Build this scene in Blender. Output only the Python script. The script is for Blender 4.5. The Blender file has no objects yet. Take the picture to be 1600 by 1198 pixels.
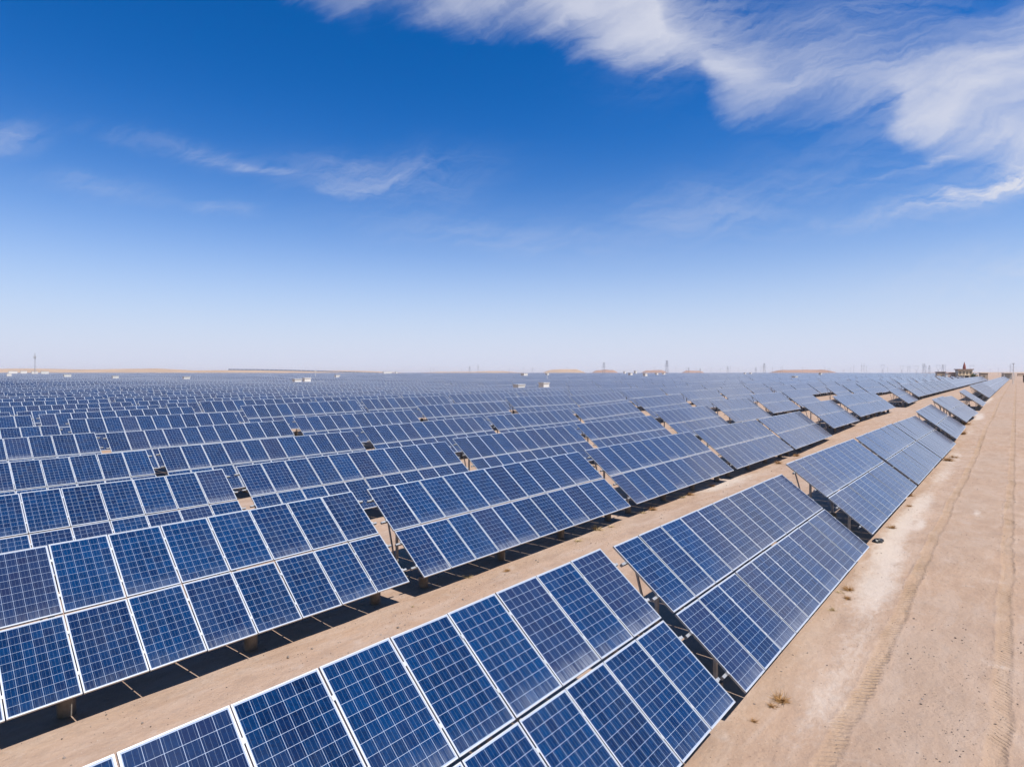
import bpy, math, random
import numpy as np
from mathutils import Vector, Matrix
R = math.radians
rnd = random.Random(7)
sc = bpy.context.scene
C = sc.collection

# ------------------------------------------------------------------ camera frame of the place
CAM = Vector((0.0, 0.0, 6.15))
YAW, PIT, FPX = 0.7190395, -0.0183259, 900.742      # looking between +x (along the rows) and +y (across them)
TILT = R(37.4)
CT, ST = math.cos(TILT), math.sin(TILT)
MW, MH, GAP = 0.992, 1.650, 0.020
NC = 11
TW = NC * MW + (NC - 1) * GAP
MID = 0.040
TL = 2 * MH + MID
EDGE = 0.62
PITCH_X, PITCH_Y = 11.62, 8.55
Y0 = 3.454

def ray(px, py):
    cy, sy, cp, sp = math.cos(YAW), math.sin(YAW), math.cos(PIT), math.sin(PIT)
    F = Vector((cy * cp, sy * cp, sp)); Rt = Vector((sy, -cy, 0)); U = Rt.cross(F)
    return F + Rt * (px - 800) / FPX + U * (599 - py) / FPX, F

# ------------------------------------------------------------------ measured levels of the tables' lower edge (relative to the camera)
Z = {(0,-1):-5.47,(0,0):-5.527,(0,1):(-5.235,-5.30),(0,2):(-5.30,-5.33),(0,3):(-5.36,-5.46),(0,4):(-5.14,-4.98),(0,5):-4.57,(0,6):(-4.70,-4.90),
     (0,8):(-4.63,-4.56),(0,10):-4.20,(0,11):-4.22,
     (1,-1):-5.50,(1,0):-5.527,(1,1):-5.52,(1,2):-5.50,(1,3):(-5.52,-5.46),(1,4):-4.84,(1,5):-4.50,(1,6):-4.57,(1,8):(-4.52,-4.38),(1,9):-3.92,
     (1,10):-3.9,(1,11):-3.88,(1,12):-3.86,(1,14):-3.86,(1,16):-3.88,(1,18):-3.9,
     (2,-1):-5.75,(2,0):-5.715,(2,1):-5.625,(2,2):-5.605,(2,3):(-5.30,-5.25),(2,4):(-4.80,-4.87),(2,5):-4.53,(2,6):-4.36,(2,8):-4.2,(2,9):-4.05,
     (3,-1):-5.76,(3,0):-5.725,(3,1):(-5.52,-5.44),(3,2):(-5.47,-5.42),(3,3):(-5.41,-5.18),(3,4):(-4.85,-4.67),(3,5):-4.38,(3,6):-4.25,
     (4,-1):-5.49,(4,0):(-5.56,-5.48),(4,1):(-5.33,-5.30),(4,2):(-4.96,-4.98),(4,3):(-4.58,-4.64),(4,4):(-4.80,-4.56),(4,5):(-4.46,-4.30),
     (5,-1):-5.56,(5,0):(-5.20,-5.24),(5,1):(-4.78,-4.67),(5,2):(-4.64,-4.58),(5,3):(-4.47,-4.52),(5,4):(-4.53,-4.50),
     (6,-1):-5.30,(6,0):(-5.27,-5.12),(6,1):(-4.69,-4.69),(6,2):-4.71,(7,0):(-5.43,-5.29),(7,1):-5.18}
for _k in range(10, 44): Z[(0, _k)] = -4.20
for _k in range(9, 40): Z[(1, _k)] = -3.90
MISSING = {(0,7),(0,9)} | {(r,7) for r in range(0,60)}

def xleft(r, k):
    s = 0.0
    if r >= 2: s = 0.10 * (r + 0.0) * max(0.0, min(1.0, (5 - k) / 5.0))
    if r > 9: s += 3.5 * (math.sin(r * 2.31) + math.sin(r * 5.7)); return 10.11 + PITCH_X * k - s
    return 10.11 + PITCH_X * k - min(s, 0.9)
def yrow(r): return Y0 + PITCH_Y * r

_pts = []
for (r, k), z in Z.items():
    if k > 20 and k % 4: continue
    zl, zr = z if isinstance(z, tuple) else (z, z)
    _pts.append((10.1 + PITCH_X * k + 1.5, yrow(r) + 1.3, zl)); _pts.append((10.1 + PITCH_X * k + 9.6, yrow(r) + 1.3, zr))
_pts = np.array(_pts)

def vnoise(x, y, seed):
    x = np.asarray(x, float); y = np.asarray(y, float)
    xi = np.floor(x); yi = np.floor(y); fx = x - xi; fy = y - yi
    fx = fx * fx * (3 - 2 * fx); fy = fy * fy * (3 - 2 * fy)
    def h(a, b):
        v = np.sin(a * 127.1 + b * 311.7 + seed * 74.7) * 43758.5453
        return v - np.floor(v)
    return ((h(xi, yi) * (1 - fx) + h(xi + 1, yi) * fx) * (1 - fy) + (h(xi, yi + 1) * (1 - fx) + h(xi + 1, yi + 1) * fx) * fy) * 2 - 1

def trend(x, y):
    d = np.hypot(x, y)
    z = -5.15 + 1.15 * np.clip((np.asarray(x, float) - 25) / 90, 0, 1) + 1.9 * np.clip((d - 150) / 1500, 0, 1) ** 1.2
    return z + 0.40 * vnoise(x / 70.0, y / 55.0, 3) + 0.22 * vnoise(x / 26.0, y / 19.0, 5)

def edge_level(x, y):
    """level of a lower edge above which the ground lies EDGE lower; blends measured tables into the general lie of the land"""
    x = np.asarray(x, float); y = np.asarray(y, float)
    t = trend(x, y)
    yc = np.maximum(y, 3.5)
    num = np.zeros_like(t); den = np.zeros_like(t)
    for px, py, pz in _pts:
        d2 = ((x - px) / 1.25) ** 2 + (yc - py) ** 2
        w = 1.0 / (d2 + 9.0) ** 2
        num = num + w * pz; den = den + w
    w0 = 1.0 / (18.0 ** 2 + 9.0) ** 2
    return (num + w0 * t) / (den + w0)

def ground_z(x, y):
    return edge_level(x, y) - EDGE - 0.03 + CAM.z

# ------------------------------------------------------------------ where the white cabins stand (tables keep clear of them)
cabs = [(20, 579.7, 11, 900, 'white cabin group on the far left horizon, first of four'), (37, 579.4, 8, 920, 'white cabin on the far left horizon, second of four'),
        (54, 580.1, 8, 880, 'white cabin on the far left horizon directly under the mast'), (70, 580.0, 10, 860, 'white cabin on the far left horizon, just right of the mast'),
        (14, 583.6, 6, 640, 'tiny white cabin near the left photo edge, below the horizon group'), (105, 584.6, 10, 560, 'low white cabin among far tables right of the mast'),
        (180, 586.8, 9, 420, 'white cabin standing left of the long sand rise among tables'), (291, 588.1, 10, 370, 'white cabin in far tables below the left end of the dark panel line'),
        (464, 591.8, 7, 262, 'smaller left one of two neighbouring white cabins, left of centre'), (479, 590.1, 11, 300, 'longer right one of two neighbouring white cabins, left of centre'),
        (527, 585.8, 5, 560, 'small white cabin below the lower end of the dark panel line'), (605, 580.6, 14, 900, 'long white building at the end of the dark panel line'),
        (619, 580.7, 4, 900, 'small white hut just right of the long white horizon building'), (819, 583.0, 11, 600, 'white cabin left of the rounded dune'),
        (855, 582.6, 6, 640, 'white cabin right below the rounded dune'), (850, 597.4, 9, 196, 'nearest white cabin, in the middle of the field'),
        (811, 600.2, 8, 175, 'low white box top just left of the nearest cabin'), (985, 582.3, 7, 560, 'tallest white cabin of the cluster right of centre'),
        (976, 580.0, 4, 800, 'small white hut left of the tallest cabin'), (993, 579.0, 5, 800, 'small white hut right of the tallest cabin'),
        (1008, 583.0, 7, 560, 'white cabin right of the hut cluster'), (1026, 582.5, 5, 640, 'left one of two small white cabins under the brown mound'),
        (1037, 582.5, 5, 640, 'right one of two small white cabins under the brown mound'), (1164, 582.0, 4, 700, 'left one of two tiny white huts before the right mound'),
        (1173, 582.0, 4, 700, 'right one of two tiny white huts before the right mound'), (1242, 587.3, 3, 330, 'tiny white cabinet among tables below the wide mound'),
        (1282, 582.3, 5, 480, 'white cabin in front of the wide reddish mound')]

def far_point(px, d):
    dr, F = ray(px, 582.5); v = Vector((dr.x, dr.y, 0)).normalized() * d
    return v.x, v.y
def depth_of(px, d):
    dr, F = ray(px, 582.5); v = Vector((dr.x, dr.y, 0)).normalized(); return d * v.dot(Vector((F.x, F.y, 0)).normalized())
CLEAR = []
for i, (px, yt, wpx, d, lab) in enumerate(cabs):
    if yt > 582.0:
        yb = yt + (4.2 if wpx > 6 else 3.0)
        for dd in range(70, 1400, 6):
            x, y = far_point(px, dd)
            if 582.5 - (float(edge_level(x, y)) + 2.0) / depth_of(px, dd) * FPX <= yb: break
        d = dd
    cabs[i] = (px, yt, wpx, d, lab); CLEAR.append(far_point(px, d))
def blocked(x, y):
    return any(x - 3.5 < cx < x + TW + 3.5 and y - 3.2 < cy < y + 5.5 for cx, cy in CLEAR)

# ------------------------------------------------------------------ tagging
def tag(o, label=None, cat=None, group=None, kind=None):
    if label: o['label'] = label
    if cat: o['category'] = cat
    if group: o['group'] = group
    if kind: o['kind'] = kind
    return o
def empty(name, loc, rot=(0, 0, 0)):
    o = bpy.data.objects.new(name, None); C.objects.link(o); o.location = loc; o.rotation_euler = rot; o.empty_display_size = 0.3
    return o
ORD = ['zeroth','first','second','third','fourth','fifth','sixth','seventh','eighth','ninth','tenth','eleventh','twelfth','thirteenth','fourteenth',
       'fifteenth','sixteenth','seventeenth','eighteenth','nineteenth','twentieth']
def ordinal(n):
    if n <= 20: return ORD[n]
    t, u = divmod(n, 10)
    tens = {2:'twenty',3:'thirty',4:'forty',5:'fifty'}[t]
    return (tens[:-1] + 'ieth') if u == 0 else tens + '-' + ORD[u]

# ------------------------------------------------------------------ shader expression helper
class X:
    def __init__(s, nt, sock): s.nt, s.s = nt, sock
    def _m(s, op, *a, clamp=False):
        n = s.nt.nodes.new('ShaderNodeMath'); n.operation = op; n.use_clamp = clamp
        for i, v in enumerate((s,) + a):
            if isinstance(v, X): s.nt.links.new(v.s, n.inputs[i])
            else: n.inputs[i].default_value = v
        return X(s.nt, n.outputs[0])
    def __add__(s, o): return s._m('ADD', o)
    __radd__ = __add__
    def __sub__(s, o): return s._m('SUBTRACT', o)
    def __rsub__(s, o): return (s * -1.0) + o
    def __mul__(s, o): return s._m('MULTIPLY', o)
    __rmul__ = __mul__
    def __truediv__(s, o): return s._m('DIVIDE', o)
    def fract(s): return s._m('FRACT')
    def floor(s): return s._m('FLOOR')
    def abs(s): return s._m('ABSOLUTE')
    def sin(s): return s._m('SINE')
    def pow(s, e): return s._m('POWER', e)
    def exp(s): return s._m('EXPONENT')
    def min(s, o): return s._m('MINIMUM', o)
    def max(s, o): return s._m('MAXIMUM', o)
    def lt(s, o): return s._m('LESS_THAN', o)
    def gt(s, o): return s._m('GREATER_THAN', o)
    def clamp(s): return s._m('ADD', 0.0, clamp=True)
    def step(s, a, b):
        n = s.nt.nodes.new('ShaderNodeMapRange'); n.interpolation_type = 'SMOOTHSTEP'
        s.nt.links.new(s.s, n.inputs[0])
        for i, v in ((1, a), (2, b)):
            if isinstance(v, X): s.nt.links.new(v.s, n.inputs[i])
            else: n.inputs[i].default_value = v
        n.inputs[3].default_value = 0; n.inputs[4].default_value = 1
        return X(s.nt, n.outputs[0])
def put(nt, v, inp):
    if isinstance(v, X): nt.links.new(v.s, inp)
    elif isinstance(v, bpy.types.NodeSocket): nt.links.new(v, inp)
    elif isinstance(v, (tuple, list)): inp.default_value = tuple(v) + ((1.0,) if len(v) == 3 and len(inp.default_value) == 4 else ())
    else: inp.default_value = v
def vec(nt, x, y, z=0.0):
    n = nt.nodes.new('ShaderNodeCombineXYZ')
    for i, v in enumerate((x, y, z)): put(nt, v, n.inputs[i])
    return n.outputs[0]
def sep(nt, sock):
    n = nt.nodes.new('ShaderNodeSeparateXYZ'); nt.links.new(sock, n.inputs[0]); return [X(nt, o) for o in n.outputs]
def noise(nt, v, scale, detail=4.0, rough=0.55, dist=0.0, color=False):
    n = nt.nodes.new('ShaderNodeTexNoise'); nt.links.new(v, n.inputs['Vector'])
    n.inputs['Scale'].default_value = scale; n.inputs['Detail'].default_value = detail; n.inputs['Roughness'].default_value = rough; n.inputs['Distortion'].default_value = dist
    return n.outputs['Color'] if color else X(nt, n.outputs[0])
def white(nt, v):
    n = nt.nodes.new('ShaderNodeTexWhiteNoise'); n.noise_dimensions = '3D'; nt.links.new(v, n.inputs['Vector']); return X(nt, n.outputs['Value'])
def mix(nt, f, a, b, mode='MIX'):
    n = nt.nodes.new('ShaderNodeMix'); n.data_type = 'RGBA'; n.blend_type = mode
    put(nt, f, n.inputs[0]); put(nt, a, n.inputs[6]); put(nt, b, n.inputs[7]); return n.outputs[2]
def curve(nt, x, pts, lo, hi, vlo, vhi):
    """piecewise smooth function of x"""
    n = nt.nodes.new('ShaderNodeFloatCurve'); c = n.mapping.curves[0]
    P = [((a - lo) / (hi - lo), (b - vlo) / (vhi - vlo)) for a, b in pts]
    c.points[0].location = P[0]; c.points[1].location = P[-1]
    for p in P[1:-1]: c.points.new(*p)
    n.mapping.update()
    put(nt, ((x - lo) / (hi - lo)).clamp(), n.inputs['Value'])
    return X(nt, n.outputs[0]) * (vhi - vlo) + vlo
def new_mat(name):
    m = bpy.data.materials.new(name); m.use_nodes = True
    nt = m.node_tree; b = nt.nodes['Principled BSDF']
    return m, nt, b
def simple(name, col, rough=0.6, metal=0.0, var=0.12, scale=6.0, spec=0.5):
    m, nt, b = new_mat(name)
    g = nt.nodes.new('ShaderNodeNewGeometry')
    n = noise(nt, g.outputs['Position'], scale, 5.0)
    c = mix(nt, n.step(0.3, 0.7), tuple(max(0, v * (1 - var)) for v in col), tuple(min(1, v * (1 + var)) for v in col))
    nt.links.new(c, b.inputs['Base Color']); b.inputs['Roughness'].default_value = rough; b.inputs['Metallic'].default_value = metal
    b.inputs['Specular IOR Level'].default_value = spec
    return m

# ------------------------------------------------------------------ materials
def panel_material(name, drawn_frames):
    m, nt, b = new_mat(name)
    uv = nt.nodes.new('ShaderNodeUVMap'); uv.uv_map = 'UVMap'
    idm = nt.nodes.new('ShaderNodeUVMap'); idm.uv_map = 'tile'
    U, V, _ = sep(nt, uv.outputs[0]); I, J, _ = sep(nt, idm.outputs[0])
    oi = nt.nodes.new('ShaderNodeObjectInfo'); orand = X(nt, oi.outputs['Random'])
    fu, fv = U.fract(), V.fract(); mu, mv = U.floor(), V.floor()
    seed = I * 3.7 + orand * 913.0
    rm = white(nt, vec(nt, mu + 0.5, mv + J * 5.0 + 0.5, seed))
    rm2 = white(nt, vec(nt, mu + 7.5, mv + J * 5.0 + 3.5, seed + 11.0))
    cu = (fu - 0.026) * (6 / 0.948); cv = (fv - 0.018) * (10 / 0.964)
    inside = cu.gt(0.0) * cu.lt(6.0) * cv.gt(0.0) * cv.lt(10.0)
    cx, cy = cu.fract(), cv.fract()
    ex = (cx - 0.5).abs(); ey = (cy - 0.5).abs()
    cell = inside * ex.lt(0.486) * ey.lt(0.486)
    rc = white(nt, vec(nt, cu.floor() + mu * 6.0 + 0.5, cv.floor() + mv * 10.0 + 0.5, seed + 2.0))
    # crystal flakes of the polycrystalline cells
    vo = nt.nodes.new('ShaderNodeTexVoronoi'); vo.feature = 'F1'
    nt.links.new(vec(nt, cu * 8.0 + mu * 60.0, cv * 8.0 + mv * 90.0, seed), vo.inputs['Vector']); vo.inputs['Scale'].default_value = 1.0
    flake = sep(nt, vo.outputs['Color'])[0]
    tone = (rm * 0.34 + rc * 0.36 + flake * 0.38 - 0.04)
    blue = mix(nt, tone.clamp(), (0.0007, 0.0080, 0.042), (0.0006, 0.043, 0.158))
    rc2 = white(nt, vec(nt, cu.floor() + mu * 6.0 + 4.5, cv.floor() + mv * 10.0 + 8.5, seed + 5.0))
    blue = mix(nt, (rm2.step(0.5, 1.0) * 0.45 + rc2.step(0.6, 1.0) * 0.30).clamp(), blue, (0.0060, 0.0115, 0.060))
    bus = (((cx * 3.0).fract() - 0.5).abs()).lt(0.028)
    cellc = mix(nt, bus * 0.38, blue, (0.26, 0.33, 0.44))
    back = (0.42, 0.50, 0.66)
    col = mix(nt, cell, back, cellc)
    # dust that rain has washed down to each lower frame edge, in streaks
    st = noise(nt, vec(nt, U * 26.0, V * 2.2, seed), 1.0, 3.0)
    st2 = noise(nt, vec(nt, U * 1.2, V * 1.4, seed + 4.0), 1.0, 4.0)
    low = 1.0 - fv.step(0.02, 0.26 + 0.0)
    drip = noise(nt, vec(nt, U * 42.0, V * 0.8, seed + 9.0), 1.0, 2.0)
    dust_sheen = (low.pow(1.6) * (st.step(0.30, 0.72) * 0.42 + 0.05) * (rm * rm2 * 1.5 + 0.12)) + st2.step(0.45, 0.85) * 0.05 + drip.step(0.58, 0.75) * fv.step(1.0, 0.1) * 0.045 + 0.006
    # paleness rising along x paints in grazing sky reflection; a few panels are dustier
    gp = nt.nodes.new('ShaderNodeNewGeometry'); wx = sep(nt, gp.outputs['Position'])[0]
    dust_sheen = dust_sheen + wx.step(14.0, 80.0) * 0.30 + rm2.step(0.80, 1.0) * 0.035
    col = mix(nt, dust_sheen.clamp(), col, (0.34, 0.365, 0.43))
    rough = dust_sheen * 0.25 + 0.085
    if drawn_frames:
        fr = 1.0 - ((fu - 0.5).abs().lt(0.468) * (fv - 0.5).abs().lt(0.482))
        col = mix(nt, fr, col, (0.46, 0.50, 0.60)); rough = rough + fr * 0.3
    nt.links.new(col, b.inputs['Base Color']); put(nt, rough, b.inputs['Roughness'])
    b.inputs['IOR'].default_value = 1.50; b.inputs['Sheen Weight'].default_value = 0.30 if drawn_frames else 0.50; b.inputs['Sheen Roughness'].default_value = 0.34; b.inputs['Sheen Tint'].default_value = (0.98, 0.96, 1.0, 1)
    return m
M = {}
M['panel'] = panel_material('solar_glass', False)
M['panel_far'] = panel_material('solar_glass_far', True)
M['alu'] = simple('anodised_aluminium', (0.58, 0.60, 0.64), 0.42, 0.25, 0.05, 3.0)
M['back'] = simple('backsheet', (0.26, 0.26, 0.27), 0.7, 0, 0.04)
M['steel'] = simple('galvanised_steel', (0.40, 0.41, 0.43), 0.5, 0.35, 0.15, 9.0)
M['concrete'] = simple('footing_concrete', (0.24, 0.21, 0.185), 0.9, 0, 0.25, 5.0)
M['white'] = simple('white_painted_metal', (0.80, 0.80, 0.80), 0.5, 0, 0.05, 0.8)
M['greywall'] = simple('grey_panel', (0.42, 0.42, 0.44), 0.6)
M['cream'] = simple('cream_render', (0.82, 0.68, 0.52), 0.85, 0, 0.1, 0.7)
M['red'] = simple('red_cladding', (0.36, 0.11, 0.09), 0.7, 0, 0.15, 1.0)
M['darkroof'] = simple('dark_roof', (0.36, 0.22, 0.18), 0.7)
M['window'] = simple('dark_window', (0.24, 0.20, 0.17), 0.15, 0, 0.1)
M['brown'] = simple('brown_render', (0.52, 0.40, 0.31), 0.9)
M['pink'] = simple('pink_wall', (0.68, 0.50, 0.45), 0.9)
M['pylon'] = simple('pylon_steel', (0.46, 0.48, 0.54), 0.6, 0.3)
M['black'] = simple('black_plastic', (0.035, 0.037, 0.042), 0.38, 0, 0.4, 22.0)
M['rubber'] = simple('rubber', (0.02, 0.02, 0.02), 0.8)
M['darkpaint'] = simple('dark_truck_paint', (0.045, 0.03, 0.03), 0.4)
M['straw'] = simple('dry_straw', (0.50, 0.28, 0.115), 0.9, 0, 0.35, 14.0)
M['straw_pale'] = simple('pale_dry_grass', (0.66, 0.50, 0.29), 0.9, 0, 0.3, 14.0)
M['stone'] = simple('desert_stone', (0.21, 0.175, 0.155), 0.9, 0, 0.75, 2.3)
M['hill'] = simple('hill_sand', (0.50, 0.34, 0.22), 0.95, 0, 0.12, 0.012)
M['hill_red'] = simple('hill_red_soil', (0.40, 0.235, 0.16), 0.95, 0, 0.15, 0.012)
M['leaf'] = simple('tree_leaf', (0.085, 0.11, 0.035), 0.9, 0, 0.4, 1.0)

def ground_material():
    m, nt, b = new_mat('desert_soil')
    g = nt.nodes.new('ShaderNodeNewGeometry'); P = g.outputs['Position']
    x, y, z = sep(nt, P)
    n_big = noise(nt, P, 0.11, 4.0); n_mid = noise(nt, P, 0.9, 5.0, 0.6); n_fine = noise(nt, P, 9.0, 6.0, 0.7); n_grit = noise(nt, P, 55.0, 3.0, 0.7)
    col = mix(nt, n_big.step(0.35, 0.65), (0.468, 0.309, 0.213), (0.491, 0.346, 0.256))
    col = mix(nt, n_mid.step(0.35, 0.72) * 0.55, col, (0.379, 0.257, 0.184))
    col = mix(nt, n_fine.step(0.45, 0.75) * 0.35, col, (0.552, 0.408, 0.300))
    col = mix(nt, n_grit.step(0.56, 0.72) * 0.32 * n_mid.step(0.3, 0.6), col, (0.244, 0.162, 0.118))
    n_wind = noise(nt, vec(nt, x * 0.55, y * 1.9, 2.0), 1.0, 7.0, 0.68, 0.5)
    col = mix(nt, n_wind.step(0.40, 0.70) * 0.45, col, (0.563, 0.445, 0.370))
    col = mix(nt, (1.0 - n_wind.step(0.28, 0.50)) * 0.40, col, (0.349, 0.248, 0.196))
    # loose dark and pale grit
    vo = nt.nodes.new('ShaderNodeTexVoronoi'); nt.links.new(P, vo.inputs['Vector']); vo.inputs['Scale'].default_value = 19.0
    dv = X(nt, vo.outputs['Distance']); cr = sep(nt, vo.outputs['Color'])
    patch = noise(nt, P, 0.55, 3.0).step(0.45, 0.68)
    speck = dv.lt(0.20) * cr[0].gt(0.72) * patch
    col = mix(nt, speck * 0.75, col, (0.122, 0.093, 0.076))
    col = mix(nt, dv.lt(0.16) * cr[1].gt(0.90) * 0.6, col, (0.618, 0.536, 0.457))
    col = mix(nt, noise(nt, P, 3.0, 5.0, 0.75).step(0.50, 0.72) * 0.35, col, (0.331, 0.256, 0.212))
    col = mix(nt, noise(nt, P, 1.7, 6.0, 0.7, 0.4).step(0.55, 0.75) * 0.40, col, (0.573, 0.476, 0.411))
    # greyer compacted strip between the wheel tracks
    wob = noise(nt, vec(nt, x * 0.16, 0.0, 3.0), 1.0, 3.0) - 0.5
    yy = y + wob * 0.28
    strip = yy.step(0.2, 0.8) * (1.0 - yy.step(1.6, 2.2)) * n_big.step(0.2, 0.7)
    col = mix(nt, strip * 0.4, col, (0.413, 0.305, 0.237))
    # a pair of wheel tracks with a lug pattern pressed into the sand, and a fainter older pass
    def track(y0, y1, wb, seedv, keep):
        t = y + wb
        jag = (noise(nt, vec(nt, x * 1.1, y * 0.8, seedv), 1.0, 5.0, 0.7) - 0.5) * 0.24
        t = t + jag
        band = t.step(y0 - 0.05, y0 + 0.05) * (1.0 - t.step(y1 - 0.05, y1 + 0.05))
        wear = noise(nt, vec(nt, x * 0.35, y * 1.6, seedv + 5.0), 1.0, 4.0, 0.65).step(0.5 - keep, 0.75 - keep)
        edge = (t - y0).abs().step(0.10, 0.0) + (t - y1).abs().step(0.10, 0.0)
        return band, wear, edge
    w1 = wob * 0.35
    b1, wr1, e1 = track(2.03, 2.32, w1, 1.0, 0.06)
    b2, wr2, e2 = track(0.02, 0.30, w1, 8.0, 0.07)
    b3, wr3, e3 = track(2.75, 3.00, wob * 1.6, 14.0, -0.05)
    b4, wr4, e4 = track(0.72, 0.95, wob * 2.4 - 0.15, 21.0, -0.08)
    ph = (noise(nt, P, 2.2, 3.0) - 0.5) * 0.16
    lug1 = (((x + ph + (y - 2.0) * 0.55) * (1.0 / 0.145)).fract() - 0.5).abs().step(0.10, 0.34)
    lug2 = (((x + ph - (y - 0.3) * 0.75) * (1.0 / 0.135)).fract() - 0.5).abs().step(0.10, 0.34)
    tr = (b1 * (wr1 * 0.55 + 0.45) + b2 * (wr2 * 0.6 + 0.4) + (b3 * wr3 + b4 * wr4) * 0.4).clamp()
    col = mix(nt, tr * (n_mid * 0.6 + 0.24), col, (0.468, 0.309, 0.184))
    col = mix(nt, ((e1 * (wr1 * 0.7 + 0.3) + e2 * (wr2 * 0.7 + 0.3)) * 0.22).clamp(), col, (0.280, 0.181, 0.118))
    # salt crust in irregular patches along the row and in the first aisle
    sx = noise(nt, vec(nt, x * 1.3, y * 3.0, 0.0), 1.5, 8.0, 0.72, 0.8)
    blobs = None
    for bx, by, rx, ry, a in ((19.2, 2.95, 2.0, 0.42, 1.0), (22.4, 3.10, 1.3, 0.34, .8), (26.2, 3.32, 2.8, 0.30, 1.1), (32.3, 3.2, 3.4, 0.32, .9), (41.5, 3.2, 4.0, 0.3, .75),
                              (52, 3.3, 4.5, 0.35, .8), (68, 3.2, 3.5, 0.30, .6), (91, 3.55, 7, 0.45, 1.2), (135, 3.9, 14, 0.5, 1.3), (14.4, 2.7, 2.2, 0.3, .55), (11.6, 2.55, 1.4, 0.3, .5),
                              (31.3, 12.25, 3.4, 0.50, 1.1), (36, 11.7, 3, .4, .5), (8.2, 11.2, .5, .25, .5), (31.5, 1.2, 0.8, .12, .9), (27.5, 2.75, 1.2, .12, .8), (21.7, 0.35, .22, .3, .6), (15.6, 0.2, .14, .2, .7)):
        q = (((x - bx) / (rx * 1.15)).pow(2.0) + ((y - by) / (ry * 1.5)).pow(2.0)) * -1.0
        q = q.exp() * a
        blobs = q if blobs is None else blobs + q
    verge = y.step(2.2, 2.7) * (1.0 - y.step(3.4, 4.2)) * 0.18 * noise(nt, vec(nt, x * 0.12, 7.0, 0.0), 1.0, 3.0).step(0.3, 0.6)
    blobs = blobs + verge
    salt = (blobs * 0.66 + sx - 0.5).step(0.22, 0.78) * (blobs * 3.0).clamp()
    col = mix(nt, salt * 0.70, col, (0.674, 0.583, 0.511))
    nt.links.new(col, b.inputs['Base Color']); b.inputs['Roughness'].default_value = 0.95; b.inputs['Specular IOR Level'].default_value = 0.2
    # relief
    n_lump = noise(nt, P, 3.2, 5.0, 0.7)
    h = n_mid * 0.06 + n_lump * 0.045 + n_fine * 0.026 + n_grit * 0.006 + speck * 0.02 - tr * 0.05 + (b1 * lug1 * (wr1 * 0.8 + 0.2) + b2 * lug2 * (wr2 * 0.9 + 0.1)) * n_mid.step(0.28, 0.66) * 0.062 + (b3 * lug2 * wr3 + b4 * lug1 * wr4) * 0.012 + (e1 * (wr1 + .15) + e2 * (wr2 + .15)) * 0.020
    bp = nt.nodes.new('ShaderNodeBump'); bp.inputs['Strength'].default_value = 0.85; bp.inputs['Distance'].default_value = 1.0
    put(nt, h, bp.inputs['Height']); nt.links.new(bp.outputs[0], b.inputs['Normal'])
    return m
M['ground'] = ground_material()

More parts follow.
